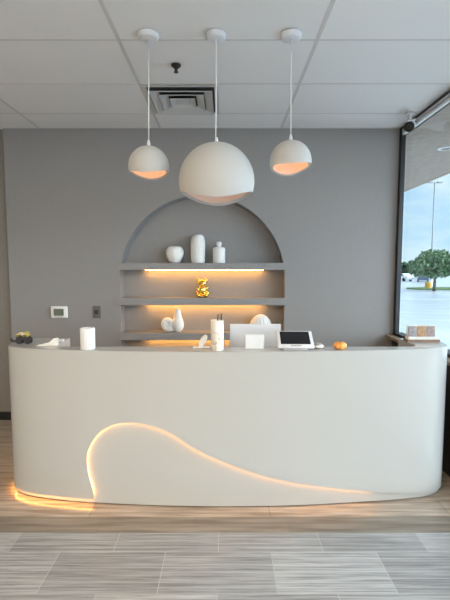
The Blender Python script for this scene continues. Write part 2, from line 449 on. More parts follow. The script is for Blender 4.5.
i2 = min(i for i in range(len(wv)) if wv[i].x > hit(282,481)[0]); i3 = max(i for i in range(len(wv)) if wv[i].x < hit(345,490)[0])
led('wave_light_strip', [p for p in wn[3:i1] if p.y > .070], .0032, M['warm'])
led('wave_light_strip', wn[i1:i3+9], .0030, M['warm'])
ub = hit(92, 499)[0]
led('base_light_strip', [V2((.05+(ub-.05)*k/60, PB+.004)) for k in range(61)], .004, M['warm_base'], d=.006)

# ------------------------------------------------------------------ niche shelves with their light strips
sh = [(1.680,1.608),(1.316,1.243),(.947,.873)]
slab = ['upper','middle','lower']
for k, (z1, z0) in enumerate(sh):
    t = thing('wall_shelf', ('grey arch niche shelf carrying three white vases','grey arch niche shelf carrying the gold figurine','lowest grey arch niche shelf carrying the curled white vase')[k], 'shelf', (NX, YW, z0), 0, 'niche shelves')
    obj('shelf_board', nbox(-NR-.012, NR+.012, -.022, ND, 0, z1-z0, bev=.002) if False else box(box(bmesh.new(), -NR-.014, NR+.014, -.022, 0, 0, z1-z0), -NR+.001, NR-.001, 0, ND-.001, 0, z1-z0), M['wall'], t)
    x0 = at_y(146, 270, YW+.15).x-NX; x1 = at_y(263, 270, YW+.15).x-NX
    obj('light_strip', nbox(x0, x1, ND-.060, ND-.042, -.006, -.0005), M['warm_shelf'], t)

# ------------------------------------------------------------------ pendants
def pendant(px, py, Rpx, rim, label, bulbm, cord_pts=None, bulb_r=.03, clip=1, cpx=0):
    can = at_z(px, 34, H)
    Y = can.y
    cpos = at_y(px+cpx, py, Y); R = Rpx/F*wdepth(cpos)
    t = thing('pendant_lamp', label, 'lamp', (can.x, Y, H), 0, 'white pendant lamps')
    bm = lathe(bmesh.new(), [(0,-.03),(.045,-.03),(.056,-.026),(.062,-.016),(.063,-.003),(0,-.003)], 32)
    obj('canopy', bm, M['white_paint'], t, smooth=True, angle=40)
    dz = cpos.z-H; dx = cpos.x-can.x
    ptop = Vector((dx, 0, dz+R))
    P = [(0,0,-.03)]+[(a*.01, 0, b) for a, b in (cord_pts or [])]+[tuple(ptop)]
    P = catmull([Vector(p) for p in P], 10) if cord_pts else P
    obj('cord', tube(bmesh.new(), P, .0035, 8), M['cord'], t, smooth=True)
    obj('cord_grip', lathe(bmesh.new(), [(0,R-.01),(.012,R-.01),(.011,R+.012),(.006,R+.035),(0,R+.035)], 16), M['white_paint'], t, loc=(dx,0,dz), smooth=True)
    a, b, c, d = rim
    bm = bmesh.new(); nphi, nt = 96, 28; rings = []
    def zr(phi): return a+b*math.cos(phi)+c*math.sin(phi)+d*math.cos(2*phi)
    for rad in (R, R-.014*R/.12):
        rg = []
        for k in range(nt+1):
            ring = []
            for i in range(nphi):
                phi = 2*PI*i/nphi; th1 = math.acos(max(-1, min(1, zr(phi)))); th = .02+(th1-.02)*k/nt
                # phi = 0 faces the camera (-y), +phi towards +x
                ring.append(bm.verts.new((rad*math.sin(th)*math.sin(phi), -rad*math.sin(th)*math.cos(phi), rad*math.cos(th))))
            rg.append(ring)
        bm.faces.new(rg[0]); rings.append(rg)
        for A_, B_ in zip(rg, rg[1:]):
            for i in range(nphi): bm.faces.new((A_[i], A_[(i+1)%nphi], B_[(i+1)%nphi], B_[i]))
    for i in range(nphi):
        j = (i+1)%nphi; bm.faces.new((rings[0][-1][i], rings[0][-1][j], rings[1][-1][j], rings[1][-1][i]))
    obj('shade', bm, M['white_matte'], t, loc=(dx,0,dz), smooth=True, angle=50)
    bm = ball(bmesh.new(), (0,0,R*.28), bulb_r); lathe(bm, [(0,R*.28),(bulb_r*.5,R*.28),(bulb_r*.5,R*.93),(0,R*.93)], 12)
    obj('bulb', bm, bulbm, t, loc=(dx,0,dz), smooth=True)
    return t
pendant(148.5, 167, 20.3, (-.34,.01,.0,-.105), 'small white globe pendant hanging at the left of the large globe', M['bulb'], cpx=.5)
pendant(216, 181.8, 37.6, (-.40,-.01,.0,-.12), 'large white globe pendant in the middle of three', M['bulb_low'], [(0,-.4),(-.3,-.62)], bulb_r=.045, cpx=.7)
pendant(291, 161.9, 20.7, (-.30,.10,.055,-.085), 'small white globe pendant hanging at the right of the large globe', M['bulb'], cpx=-.5)

# ------------------------------------------------------------------ ceiling fittings
vx0, vy0, S = -.6524+.012, 2.6417+.6096+.012, .6096-.024
vc = (vx0+S/2, vy0+S/2, H)
t = thing('air_vent', 'square white stepped ceiling air diffuser behind the left pendant cord', 'vent', vc)
obj('backing', nbox(-S*.47, S*.47, -S*.47, S*.47, -.004, -.001), M['vent_dark'], t)
def sq_ring(ro, zo, ri, zi, th=.004):
    bm = bmesh.new(); L4 = [(-1,-1),(1,-1),(1,1),(-1,1)]
    a = [bm.verts.new((ro*x, ro*y, zo)) for x,y in L4]; b = [bm.verts.new((ri*x, ri*y, zi)) for x,y in L4]
    a2 = [bm.verts.new((ro*x, ro*y, zo+th)) for x,y in L4]; b2 = [bm.verts.new((ri*x, ri*y, zi+th)) for x,y in L4]
    for i in range(4):
        j = (i+1)%4
        bm.faces.new((a[i],a[j],b[j],b[i])); bm.faces.new((a2[i],b2[i],b2[j],a2[j])); bm.faces.new((a[i],a2[i],a2[j],a[j])); bm.faces.new((b[i],b[j],b2[j],b2[i]))
    return bm
obj('frame', sq_ring(S*.50, -.008, S*.45, -.005), M['diffuser'], t)
for ro, ri in ((.40,.31),(.285,.195),(.165,.09)):
    obj('vane', sq_ring(S*ro*1.06, -.030, S*ri, -.008), M['diffuser'], t)
obj('center_plate', nbox(-S*.085, S*.085, -S*.085, S*.085, -.016, -.008), M['diffuser'], t)
sp = at_z(176, 65, H)
t = thing('fire_sprinkler', 'small dark fire sprinkler head on the ceiling in front of the vent', 'sprinkler', sp)
obj('escutcheon', lathe(bmesh.new(), [(0,0),(.034,0),(.034,-.006),(.024,-.016),(0,-.016)], 24), M['bronze'], t, smooth=True, angle=40)
bm = lathe(bmesh.new(), [(0,-.016),(.010,-.016),(.010,-.036),(.006,-.046),(0,-.046)], 16); box(bm, -.011,-.008,-.003,.003,-.05,-.02); box(bm, .008,.011,-.003,.003,-.05,-.02)
obj('head', bm, M['bronze'], t)
obj('deflector', lathe(bmesh.new(), [(0,-.046),(.016,-.047),(.016,-.05),(0,-.05)], 16), M['bronze'], t)
# unseen light panels added behind the camera as warm fill for the room
for i, (x, y) in enumerate(((-1.262,-.11),(-.043,-1.33),(-1.262,-1.33),(-1.262,-2.55))):
    t = thing('added_fill_light', 'flat rectangular fill light panel added on the ceiling behind the camera', 'light', (x, y, H), 0, 'added fill light panels')
    obj('frame', box(box(box(box(bmesh.new(), -.59,.59,-.29,-.27,-.012,-.003), -.59,.59,.27,.29,-.012,-.003), -.59,-.57,-.27,.27,-.012,-.003), .57,.59,-.27,.27,-.012,-.003), M['white_trim'], t)
    obj('diffuser', nbox(-.57,.57,-.27,.27,-.009,-.004), M['fill_panel'], t)

# security camera under the ceiling in the corner
cp = at_y(409.3, 126.5, 3.78)
t = thing('security_camera', 'white bullet security camera with black face in the ceiling corner by the window', 'camera', cp, -.5)
def cyl_y(prof, n=28):
    bm = lathe(bmesh.new(), prof, n); bmesh.ops.rotate(bm, verts=bm.verts, cent=(0,0,0), matrix=Matrix.Rotation(PI/2, 3, 'X')); return bm
# +z of the profile becomes -y (towards the viewer)
obj('body', cyl_y([(0,-.17),(.034,-.17),(.040,-.16),(.044,0),(0,0)]), M['white_paint'], t, smooth=True, angle=40)
obj('lens_face', cyl_y([(0,0),(.044,0),(.045,.012),(.040,.018),(.018,.018),(.016,.012),(0,.012)]), M['lens'], t, smooth=True, angle=40)
obj('sunshield', box(bmesh.new(), -.02,.046,-.03,.15,.044,.049), M['white_paint'], t)
hz = H-cp.z-.0005
for ch in t.children: ch.rotation_euler = (.38,0,0)
bm = lathe(bmesh.new(), [(0,hz),(.045,hz),(.043,hz-.014),(.014,hz-.02),(.012,.045),(0,.045)], 20, cx=.0, cy=.07)
obj('mount', bm, M['white_paint'], t, smooth=True, angle=40)

# ------------------------------------------------------------------ wall devices
p = at_y(59.8, 312, YW)
t = thing('thermostat', 'white rectangular wall thermostat with a grey-green display', 'thermostat', p)
obj('case', nbox(-.088,.088,-.028,-.0005,-.062,.062, bev=.012), M['white'], t, smooth=True, angle=40)
obj('display', nbox(-.052,.052,-.031,-.026,-.036,.036), M['lcd'], t)
for x in (-.03, 0, .03): obj('button', nbox(x-.009,x+.009,-.031,-.026,-.052,-.044), M['grey'], t)
p = at_y(96.8, 312, YW)
t = thing('wall_switch', 'grey metal wall plate with a small dark knob, right of the thermostat', 'switch', p)
obj('plate', nbox(-.040,.040,-.007,-.0005,-.064,.064, bev=.002), M['plate'], t)
obj('knob', nbox(-.019,.019,-.02,-.006,-.020,.020, bev=.003), M['dark'], t)

# ------------------------------------------------------------------ ornaments in the niche
YS = YW+.075
def px_m(y, z): return wdepth((0,y,z))/F
def on(px, y, z): return Vector(((px-225)/F*wdepth((0,y,z)), y, z))
s1 = sh[0][0]+.0005; k1 = px_m(YS, s1)
bm = lathe(bmesh.new(), [(0,0),(4.6,0),(6.2,2),(8.2,6),(9.1,9.5),(8.8,12.5),(7,15.2),(5.4,16.2),(4.6,16.4),(4.2,15.8),(0,14)], 40)
bmesh.ops.scale(bm, vec=(k1,k1,k1), verts=bm.verts)
tag(obj('round_vase', bm, M['white_bumpy'], loc=on(174.8, YS, s1), smooth=True), 'squat round white vase at the left end of the top shelf', 'vase')
bm = lathe(bmesh.new(), [(0,0),(6.2,0),(6.8,1),(7.2,8),(7.3,17),(7.0,22),(6,25.8),(4.4,27.6),(3.6,28),(3.2,27.4),(0,24)], 40)
bmesh.ops.scale(bm, vec=(k1,k1,k1), verts=bm.verts)
tag(obj('tall_vase', bm, M['white_bumpy'], loc=on(198, YS, s1), smooth=True), 'tall capsule-shaped white vase in the middle of the top shelf', 'vase')
t = thing('bottle', 'white ceramic bottle with a round stopper on the top shelf', 'bottle', on(219, YS, s1))
bm = lathe(bmesh.new(), [(0,0),(5.8,0),(6.2,.7),(6.3,13.5),(5.8,15),(3.2,15.8),(2.2,16.2),(2.2,17),(0,17)], 36); bmesh.ops.scale(bm, vec=(k1,k1,k1), verts=bm.verts)
obj('bottle_body', bm, M['white'], t, smooth=True, angle=50)
bm = lathe(bmesh.new(), [(0,16.9),(1.8,16.9),(2.7,18.2),(2.8,19.4),(2.2,20.8),(0,21.3)], 24); bmesh.ops.scale(bm, vec=(k1,k1,k1), verts=bm.verts)
obj('stopper', bm, M['white'], t, smooth=True)
# gold figurine
s2 = sh[1][0]+.0005; k2 = px_m(YS, s2)
bm = bmesh.new(); Q = lambda x,z,y=0: Vector((x,y,z))*k2
ball(bm, Q(0,7.2), k2, (4.0,3.4,5.0)); ball(bm, Q(0,14.2,-.4), k2, (4.3,3.4,3.6)); ball(bm, Q(0,13.4,-3.2), k2, (1.8,1.6,1.3))
for s in (-1,1):
    ball(bm, Q(s*3.7,17.2), k2, (1.8,1.2,1.9)); ball(bm, Q(s*4.4,8.3,-1.2), k2, (1.3,1.5,3.4), rot=Matrix.Rotation(s*.45,4,'Y'))
    ball(bm, Q(s*3.6,2.2,-2.2), k2, (2.6,3.6,2.2)); ball(bm, Q(s*5.0,4.0,0), k2, (1.9,2.0,2.4))
ball(bm, Q(0,1.2), k2, (5.6,4.0,1.2))
o = obj('gold_figurine', bm, M['gold'], loc=on(202.3, YS, s2), smooth=True); remesh(o, .003)
tag(o, 'shiny gold seated figurine with two small ears on the middle shelf', 'figurine')
# curled white vase
s3 = sh[2][0]+.0005; k3 = px_m(YS, s3)
bm = bmesh.new()
lathe(bm, [(0,0),(2.6,0),(4.6,2),(5.8,5),(6,8),(5.2,11.5),(4,14.5),(3.2,18),(2.9,21),(2.3,23),(0,23.4)], 32, cx=4.8)
pts = []; rad = []
for i in range(60):
    f = i/59; a = -PI*.35-f*2*PI*1.35; rr = 5.2*(1-f*.78)
    pts.append((-4.8+rr*math.cos(a), -.2-1.6*f, 8.3+rr*math.sin(a))); rad.append(3.5*(1-f*.5))
tube(bm, pts, 1, 14, rad)
tube(bm, [(-2,-.1,2.7),(1,0,2.9),(4,0,3.4)], 2.7, 14)
bmesh.ops.scale(bm, vec=(k3,k3,k3), verts=bm.verts)
o = obj('curled_vase', bm, M['white_bumpy'], loc=on(173.2, YS, s3), smooth=True); remesh(o, .0035)
tag(o, 'white spiral snail-like vase with an upright neck on the lowest shelf', 'vase')
# fluted dome
bm = bmesh.new(); rg = []
for k in range(15):
    th = PI/2*k/14; ring = []
    for i in range(128):
        a = 2*PI*i/128; q = 1+.045*math.cos(16*a)*math.cos(th)
        ring.append(bm.verts.new((11.3*k3*math.cos(th)*q*math.cos(a), 6.5*k3*math.cos(th)*q*math.sin(a), 17.6*k3*math.sin(th)**.85 if k else 0)))
    rg.append(ring)
for A_, B_ in zip(rg, rg[1:]):
    for i in range(128): bm.faces.new((A_[i], A_[(i+1)%128], B_[(i+1)%128], B_[i]))
bm.faces.new(rg[0])
tag(obj('fluted_dome', bm, M['white'], loc=on(260.5, YW+.075, s3), smooth=True), 'white fluted dome ornament behind the monitor on the lowest shelf', 'ornament')

# ------------------------------------------------------------------ things on the desk
ZD = ZT+.0006
def desk_pt(px, py): return at_z(px, py, ZD)
kd = px_m(2.75, ZT)
# flower cart
c = on(24.5, 3.0, ZD); c = desk_pt(24, 343.6); kq = px_m(c.y, ZT)
t = thing('flower_cart', 'little dark wheeled cart filled with yellow flowers at the left end of the desk', 'cart', c)
obj('bed', nbox(-7*kq,8*kq,-2.1*kq,2.1*kq,3.6*kq,6.6*kq, bev=.004), M['dark'], t)
for x in (-3.9, 4.6):
    for y in (-2.7, 2.7):
        bm = cyl_y([(0,-.5*kq),(2.6*kq,-.5*kq),(3.0*kq,0),(2.6*kq,.5*kq),(0,.5*kq)], 20)
        obj('wheel', bm, M['dark'], t, loc=(x*kq, y*kq, 3.0*kq), smooth=True, angle=40)
bm = bmesh.new()
for y in (-1.5,1.5): tube(bm, [(-6.6*kq,y*kq,4.5*kq),(-9*kq,y*kq,2.2*kq),(-11*kq,y*kq,2.0*kq),(-12.5*kq,y*kq,4.2*kq)], .0045, 6)
tube(bm, [(-12.5*kq,-1.5*kq,4.2*kq),(-12.5*kq,1.5*kq,4.2*kq)], .0045, 6)
obj('handle', bm, M['dark'], t)
random.seed(3)
cols = ['yellow','cream','yellow','pink','cream','yellow','pink','yellow','yellow','cream','yellow']
for i in range(11):
    x = -5+10.8*((i*.382)%1)+.3; y = -1.7+3.4*((i*.618)%1); z = 8.2+2.6*random.random()
    bm = bmesh.new()
    ball(bm, Vector((x,y,z+1))*kq, .7*kq, u=8, v=6)
    for q in range(6):
        a = q*PI/3; ball(bm, Vector((x+1.3*math.cos(a), y+1.3*math.sin(a), z+.7))*kq, kq, (1.3,.95,.5), u=8, v=6, rot=Matrix.Rotation(a,4,'Z'))
    tube(bm, [Vector((x,y,6.4))*kq, Vector((x,y,z+.7))*kq], .25*kq, 5)
    obj('flower', bm, M[cols[i]], t, smooth=True)
bm = bmesh.new()
for i in range(26):
    x, y = -6.2+13*random.random(), -1.9+3.8*random.random(); a = random.random()*6
    ball(bm, Vector((x,y,7.0+random.random()))*kq, kq, (1.5,.6,.35), u=8, v=5, rot=Matrix.Rotation(a,4,'Z') @ Matrix.Rotation(.5,4,'Y'))
obj('leaves', bm, M['stem'], t, smooth=True)
# white tape-dispenser-like wedge
c = desk_pt(48, 345.3); kq = px_m(c.y, ZT)
bm = bmesh.new()
prof = [(-10,0),(10,0),(10,6.8),(8.6,7.3),(5.5,6.6),(3.2,4.6),(1.5,3.0),(-2,2.2),(-6,1.2),(-10,.5)]
prism(bm, prof, -2.6, 2.6); bmesh.ops.rotate(bm, verts=bm.verts, cent=(0,0,0), matrix=Matrix.Rotation(PI/2,3,'X')); bmesh.ops.scale(bm, vec=(kq,kq,kq), verts=bm.verts)
o = obj('tape_dispenser', bm, M['white'], loc=c, rz=.12); tag(o, 'low white wedge-shaped holder with a taller right end, right of the flower cart', 'holder')
b = o.modifiers.new('b','BEVEL'); b.width = .003; b.segments = 2
c = desk_pt(61.5, 341.4)
tag(obj('small_box', nbox(-.017,.017,-.014,.014,0,.016, bev=.003), M['white'], loc=c), 'tiny white box behind the wedge-shaped holder', 'box')
# fluted white jar
c = desk_pt(88, 350.3); c.y = max(c.y, 2.765); c = on(88, 2.775, ZD); kq = px_m(c.y, ZT)
t = thing('fluted_jar', 'white vertically ribbed cylinder jar standing on the left part of the desk ledge', 'jar', c)
bm = lathe(bmesh.new(), [(0,0),(6.9,0),(7.0,.4),(7.1,20.3),(6.8,21),(6.0,21),(5.9,18),(0,18)], 144, flute=.022, nf=28); bmesh.ops.scale(bm, vec=(kq,kq,kq), verts=bm.verts)
obj('jar_body', bm, M['tpot'], t, smooth=True, angle=60)
bm = lathe(bmesh.new(), [(0,18.05),(5.6,18.05),(5.6,19.6),(0,19.9)], 32); bmesh.ops.scale(bm, vec=(kq,kq,kq), verts=bm.verts)
obj('candle_top', bm, M['grey'], t)
# slanted white figure on a flat base
c = on(202, 2.80, ZD); kq = px_m(c.y, ZT)
t = thing('slanted_ornament', 'small white leaning leaf-shaped ornament on a flat base, left of the marbled pen cup', 'ornament', c)
obj('base', nbox(-9*kq,8*kq,-2.6*kq,2.6*kq,0,1.5*kq, bev=.003), M['white'], t, smooth=True, angle=40)
bm = bmesh.new(); ball(bm, (0,0,0), kq, (3.2,2.4,7.0), u=24, v=16, rot=Matrix.Rotation(.5,4,'Y'))
obj('figure', bm, M['white'], t, loc=(1.0*kq,0,7.2*kq), smooth=True)
# marbled pen cup
c = on(217.3, 2.742, ZD); kq = px_m(c.y, ZT)
t = thing('pen_cup', 'tall cream and brown marbled cylinder cup holding two pens', 'cup', c)
bm = lathe(bmesh.new(), [(0,0),(6.1,0),(6.4,.4),(6.4,29.6),(6.1,30),(5.4,30),(5.4,3),(0,3)], 40); bmesh.ops.scale(bm, vec=(kq,kq,kq), verts=bm.verts)
obj('cup_body', bm, M['marble'], t, smooth=True, angle=50)
for (a, b, l, n_) in (((-1.5,0,3.2),(.8,.4,35.5),.45,'left'),((2.2,.6,3.2),(4.4,.3,36.2),.45,'right')):
    o = obj('pen', tube(bmesh.new(), [Vector(c)+Vector(a)*kq, Vector(c)+Vector(b)*kq], .75*kq, 10), M['pen'], smooth=True, angle=40)
    tag(o, 'brown pen standing at the %s of the two in the marbled cup' % n_, 'pen', 'pens in the marbled cup')
# monitor on the work surface behind the ledge
ym = 3.02; zw = .7505
c = Vector((on(255, ym, 1.0).x, ym, zw)); ztop = at_y(255, 324, ym).z; hw = 25.2*px_m(ym, 1.1)
t = thing('monitor', 'pale grey computer monitor seen from the back behind the desk ledge', 'monitor', c, .0)
obj('panel', nbox(-hw,hw,-.012,.012,ztop-zw-.25,ztop-zw, bev=.004), M['silver'], t)
obj('screen', nbox(-hw+.01,hw-.01,.0121,.0126,ztop-zw-.24,ztop-zw-.01), M['screen'], t)
obj('stand', nbox(-.03,.03,-.03,-.013,.012,ztop-zw-.1, bev=.003), M['silver'], t)
obj('stand_base', nbox(-.10,.10,-.09,.07,0,.012, bev=.004), M['silver'], t)
# white display card in a block in front of the monitor
c = on(254.5, 2.79, ZD); kq = px_m(c.y, ZT)
t = thing('card_holder', 'small white upright square holder in front of the pale monitor', 'holder', c)
obj('card', nbox(-9.3*kq,9.3*kq,-.012,.004,.004,14*kq, bev=.002), M['tpot'], t)
obj('foot', nbox(-9.3*kq,9.3*kq,-.014,.045,0,.006, bev=.002), M['tpot'], t)
# point of sale tablet
c = on(295, 2.77, ZD); kq = px_m(c.y, ZT)
t = thing('tablet_stand', 'white tablet with a black screen tilted on a stand, right of the monitor', 'tablet', c, -.04)
tl = Matrix.Rotation(-math.radians(60), 3, 'X')
def tilt(bm, off):
    bmesh.ops.rotate(bm, verts=bm.verts, cent=(0,0,0), matrix=tl); bmesh.ops.translate(bm, vec=off, verts=bm.verts); return bm
off = (0,.01,.062)
obj('tablet', tilt(nbox(-.122,.122,-.008,.008,-.088,.088, bev=.007), off), M['tpot'], t, smooth=True, angle=40)
obj('screen', tilt(nbox(-.100,.100,-.0095,-.0078,-.056,.076), off), M['screen'], t)
obj('card_slot', tilt(nbox(-.035,.035,-.0095,-.0078,-.077,-.068), off), M['grey'], t)
bm = bmesh.new(); prism(bm, [(-.03,.006),(.06,.006),(.062,.082),(-.02,.034)], -.07, .07)
bmesh.ops.rotate(bm, verts=bm.verts, cent=(0,0,0), matrix=Matrix(((0,0,1),(1,0,0),(0,1,0))))
obj('stand', bm, M['silver'], t)
obj('stand_foot', nbox(-.08,.08,-.055,.06,0,.008, bev=.003), M['silver'], t)
# card reader
c = on(318, 2.80, ZD); kq = px_m(c.y, ZT)
t = thing('card_reader', 'small rounded white and grey card reader right beside the tablet', 'card reader', c, .2)
bm = bmesh.new(); ball(bm, (0,0,2.2*kq), kq, (5.6,6.5,2.2), u=24, v=14); obj('reader_body', bm, M['white'], t, smooth=True)
bm = bmesh.new(); ball(bm, (-.6*kq,0,3.5*kq), kq, (4.4,5.0,1.9), u=24, v=14); obj('reader_top', bm, M['grey'], t, smooth=True)
# orange gourd
c = on(340, 2.765, ZD); kq = px_m(c.y, ZT)
t = thing('orange_ornament', 'small rounded orange ribbed ornament on the right half of the desk ledge', 'ornament', c)
bm = bmesh.new(); rg = []
for k in range(17):
    th = -PI/2+PI*k/16; ring = []
    for i in range(80):
        a = 2*PI*i/80; q = 1-.10*(1-abs(math.cos(4*a)))*math.cos(th)**.5
        ring.append(bm.verts.new((6.8*kq*math.cos(th)*q*math.cos(a), 6.8*kq*math.cos(th)*q*math.sin(a), kq*(4.2+4.2*math.sin(th)-1.0*math.exp(-(math.cos(th)/.35)**2)*(1 if th>0 else -1)))))
    rg.append(ring)
for A_, B_ in zip(rg, rg[1:]):
    for i in range(80): bm.faces.new((A_[i], A_[(i+1)%80], B_[(i+1)%80], B_[i]))
zmin = min(v.co.z for v in bm.verts); bmesh.ops.translate(bm, vec=(0,0,-zmin), verts=bm.verts)
bmesh.ops.remove_doubles(bm, verts=bm.verts, dist=1e-5)
obj('ribbed_body', bm, M['orange'], t, smooth=True)
obj('top_button', ball(bmesh.new(), (0,0,6.9*kq), 1.3*kq, (1,1,.5)), M['wood_base'], t, smooth=True)
# sample card rack at right
c = desk_pt(422, 341.5); kq = px_m(c.y, ZT)
t = thing('card_rack', 'narrow white rack on a brown wooden base at the right end of the desk', 'rack', c, 0)
obj('base', nbox(-16*kq,16*kq,-.03,.05,0,2.2*kq), M['wood_base'], t)
obj('ledge', nbox(-14.5*kq,15*kq,-.012,.045,2.2*kq,4.2*kq), M['white'], t)
obj('back_frame', box(box(bmesh.new(), -14*kq,14*kq,.024,.034,4.2*kq,16*kq), -14*kq,14*kq,-.010,-.004,4.2*kq,5*kq), M['white'], t)
cc = [((.20,.19,.21),(.42,.40,.41)), ((.34,.16,.06),(.52,.36,.22)), ((.26,.21,.24),(.46,.34,.27))]
for i, x in enumerate((-9.2, .2, 9.4)):
    m = noisy('card_print', cc[i][0], cc[i][1], 40, .5, detail=4)
    o = obj('sample_card', nbox(-3.7*kq,3.7*kq,0,.003,0,11*kq), m, loc=(c.x+x*kq, c.y+.005, c.z+4.25*kq)); o.rotation_euler = (-.1,0,0)
    tag(o, ('grey mottled card','orange-brown card','grey and tan card')[i]+' standing '+('leftmost','in the middle','rightmost')[i]+' in the white rack by the window', 'card', 'cards in the white rack')

# ------------------------------------------------------------------ outside
GZ = -1.2
bm = bmesh.new()
gx = [2.05, 3.6, 3.9, 9, 14, 300]; gz = [-.05, -.06, -.2, -1.0, GZ, GZ]
gy = [-40, -10, 0, 10, 20, 60, 400]
gv = [[bm.verts.new((x, y, z)) for y in gy] for x, z in zip(gx, gz)]
for i in range(len(gx)-1):
    for j in range(len(gy)-1):
        f = bm.faces.new((gv[i][j], gv[i+1][j], gv[i+1][j+1], gv[i][j+1])); f.material_index = 0 if i else 1
bmesh.ops.solidify(bm, geom=bm.faces[:], thickness=.3) if False else None
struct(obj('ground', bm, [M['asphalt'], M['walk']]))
def gpt(px, py): return at_z(px, py, GZ)
# roof canopy over the walk outside
cx = 3.145
cn = struct(obj('roof_canopy', box(nbox(XR+.0195, cx, -8, 9, 2.955, 3.2), cx-.02, cx+.03, -8, 9, 2.95, 3.4), M['soffit']))
ps = at_z(446, 148, 2.955)
t = thing('recessed_downlight', 'white ring recessed downlight in the canopy soffit outside the window', 'light', ps)
obj('ring', lathe(bmesh.new(), [(.055,-.001),(.085,-.001),(.085,-.008),(.055,-.012),(.055,-.001)], 32), M['tpot'], t)
obj('lens', lathe(bmesh.new(), [(0,-.001),(.053,-.001),(.053,-.006),(0,-.006)], 32), M['soffit'], t)
# trees
def crown(bm, c, r, n, leaf):
    for i in range(n):
        v = Vector((random.gauss(0,1), random.gauss(0,1), random.gauss(0,1))).normalized()*(random.random()**.33)
        p = Vector(c)+Vector((v.x*r[0], v.y*r[1], v.z*r[2]))
        a = Vector((random.gauss(0,1), random.gauss(0,1), random.gauss(0,1))).normalized(); b = a.orthogonal().normalized(); d = a.cross(b)
        s = leaf*(.6+.8*random.random())
        bm.faces.new([bm.verts.new(p+b*s*x+d*s*y*.7) for x, y in ((-1,0),(0,-1),(1,0),(0,1))])
def tree(px, y_px, hpx_top, wpx, label, leafm, group, nl=1600, trunk=.35, leaf=.22, lobes=7):
    b = gpt(px, y_px); k = px_m(b.y, b.z); h = (y_px-hpx_top)*k; w = wpx*k
    t = thing('tree', label, 'tree', b, 0, group)
    tube_bm = tube(bmesh.new(), [(0,0,0),(.05,0,h*.3),(0,.05,h*.55)], 1, 10, [h*.035,h*.028,h*.018])
    for q in range(5):
        a = q*1.26; tube(tube_bm, [(0.03,0,h*(.28+.03*q)),(w*.22*math.cos(a),w*.22*math.sin(a),h*.6)], 1, 6, [h*.016,h*.007])
    obj('trunk', tube_bm, M['bark'], t, smooth=True)
    bm = bmesh.new(); zc = h*(trunk+1)/2; rz = h*(1-trunk)/2
    crown(bm, (0,0,zc), (w*.42,w*.42,rz*.95), nl//2, leaf)
    for q in range(lobes):
        a = q*2*PI/lobes+random.random()*.5
        crown(bm, (w*.30*math.cos(a), w*.30*math.sin(a), zc+rz*random.uniform(-.4,.35)), (w*.2,w*.2,rz*.5), nl//(2*lobes), leaf)

    me = obj('foliage', bm, leafm, t)
    return t
SC_tree = tree(434, 291, 248.5, 47, 'broad round green tree on the parking island beside the orange barrel', M['leaf'], 'parking lot trees', 4600, .27, .17)
tree(473, 290.5, 253, 27, 'green island tree at the right edge of the window view', M['leaf'], 'parking lot trees', 2600, .30, .18)
tree(505, 290.5, 252, 27, 'green island tree furthest right, beyond the frame edge', M['leaf'], 'parking lot trees', 900, .30, .25)
for i, (px, top, w, gy_) in enumerate(((404,263,8,277.4),(411,261,9,275.6),(418.5,259.5,9,277.2),(427.5,261,10,275.8))):
    tree(px, gy_, top, w, ('dark far tree beside the brick building','dark far tree just left of the round island tree','dark far tree behind the left of the island tree','dark far tree hidden behind the island tree')[i], M['leaf2'], 'far tree line', 700, .12, .8, 5)
# island
b0 = gpt(412, 290); b1 = gpt(470, 291.5)
bm = bmesh.new(); ii = []
for k in range(40):
    a = 2*PI*k/40; ii.append((gpt(415.5,290).x+9.45+9*math.copysign(abs(math.cos(a))**.6, math.cos(a))*1.05, b0.y+2+2.6*math.copysign(abs(math.sin(a))**.8, math.sin(a))))
struct(obj('parking_island', prism(bm, ii, GZ-.1, GZ+.14), M['grass']))
# light pole
b = gpt(430.5, 284); k = px_m(b.y, b.z); ptop = at_y(430.5, 182.5, b.y).z-b.z
t = thing('light_pole', 'tall thin parking lot light pole rising behind the island tree', 'lamp post', b)
obj('pole', tube(bmesh.new(), [(0,0,0),(0,0,ptop)], 1, 10, [.11,.08]), M['pole'], t, smooth=True)
obj('pole_base', lathe(bmesh.new(), [(0,0),(.3,0),(.3,.7),(0,.7)], 16), M['walk'], t)
for s in (-1,1):
    obj('lamp_head', box(nbox(min(s*.08,s*.45), max(s*.08,s*.45), -.05,.05, ptop-.08, ptop), min(s*.4,s*1.15), max(s*.4,s*1.15), -.28,.28, ptop-.06, ptop+.12), M['pole'], t)
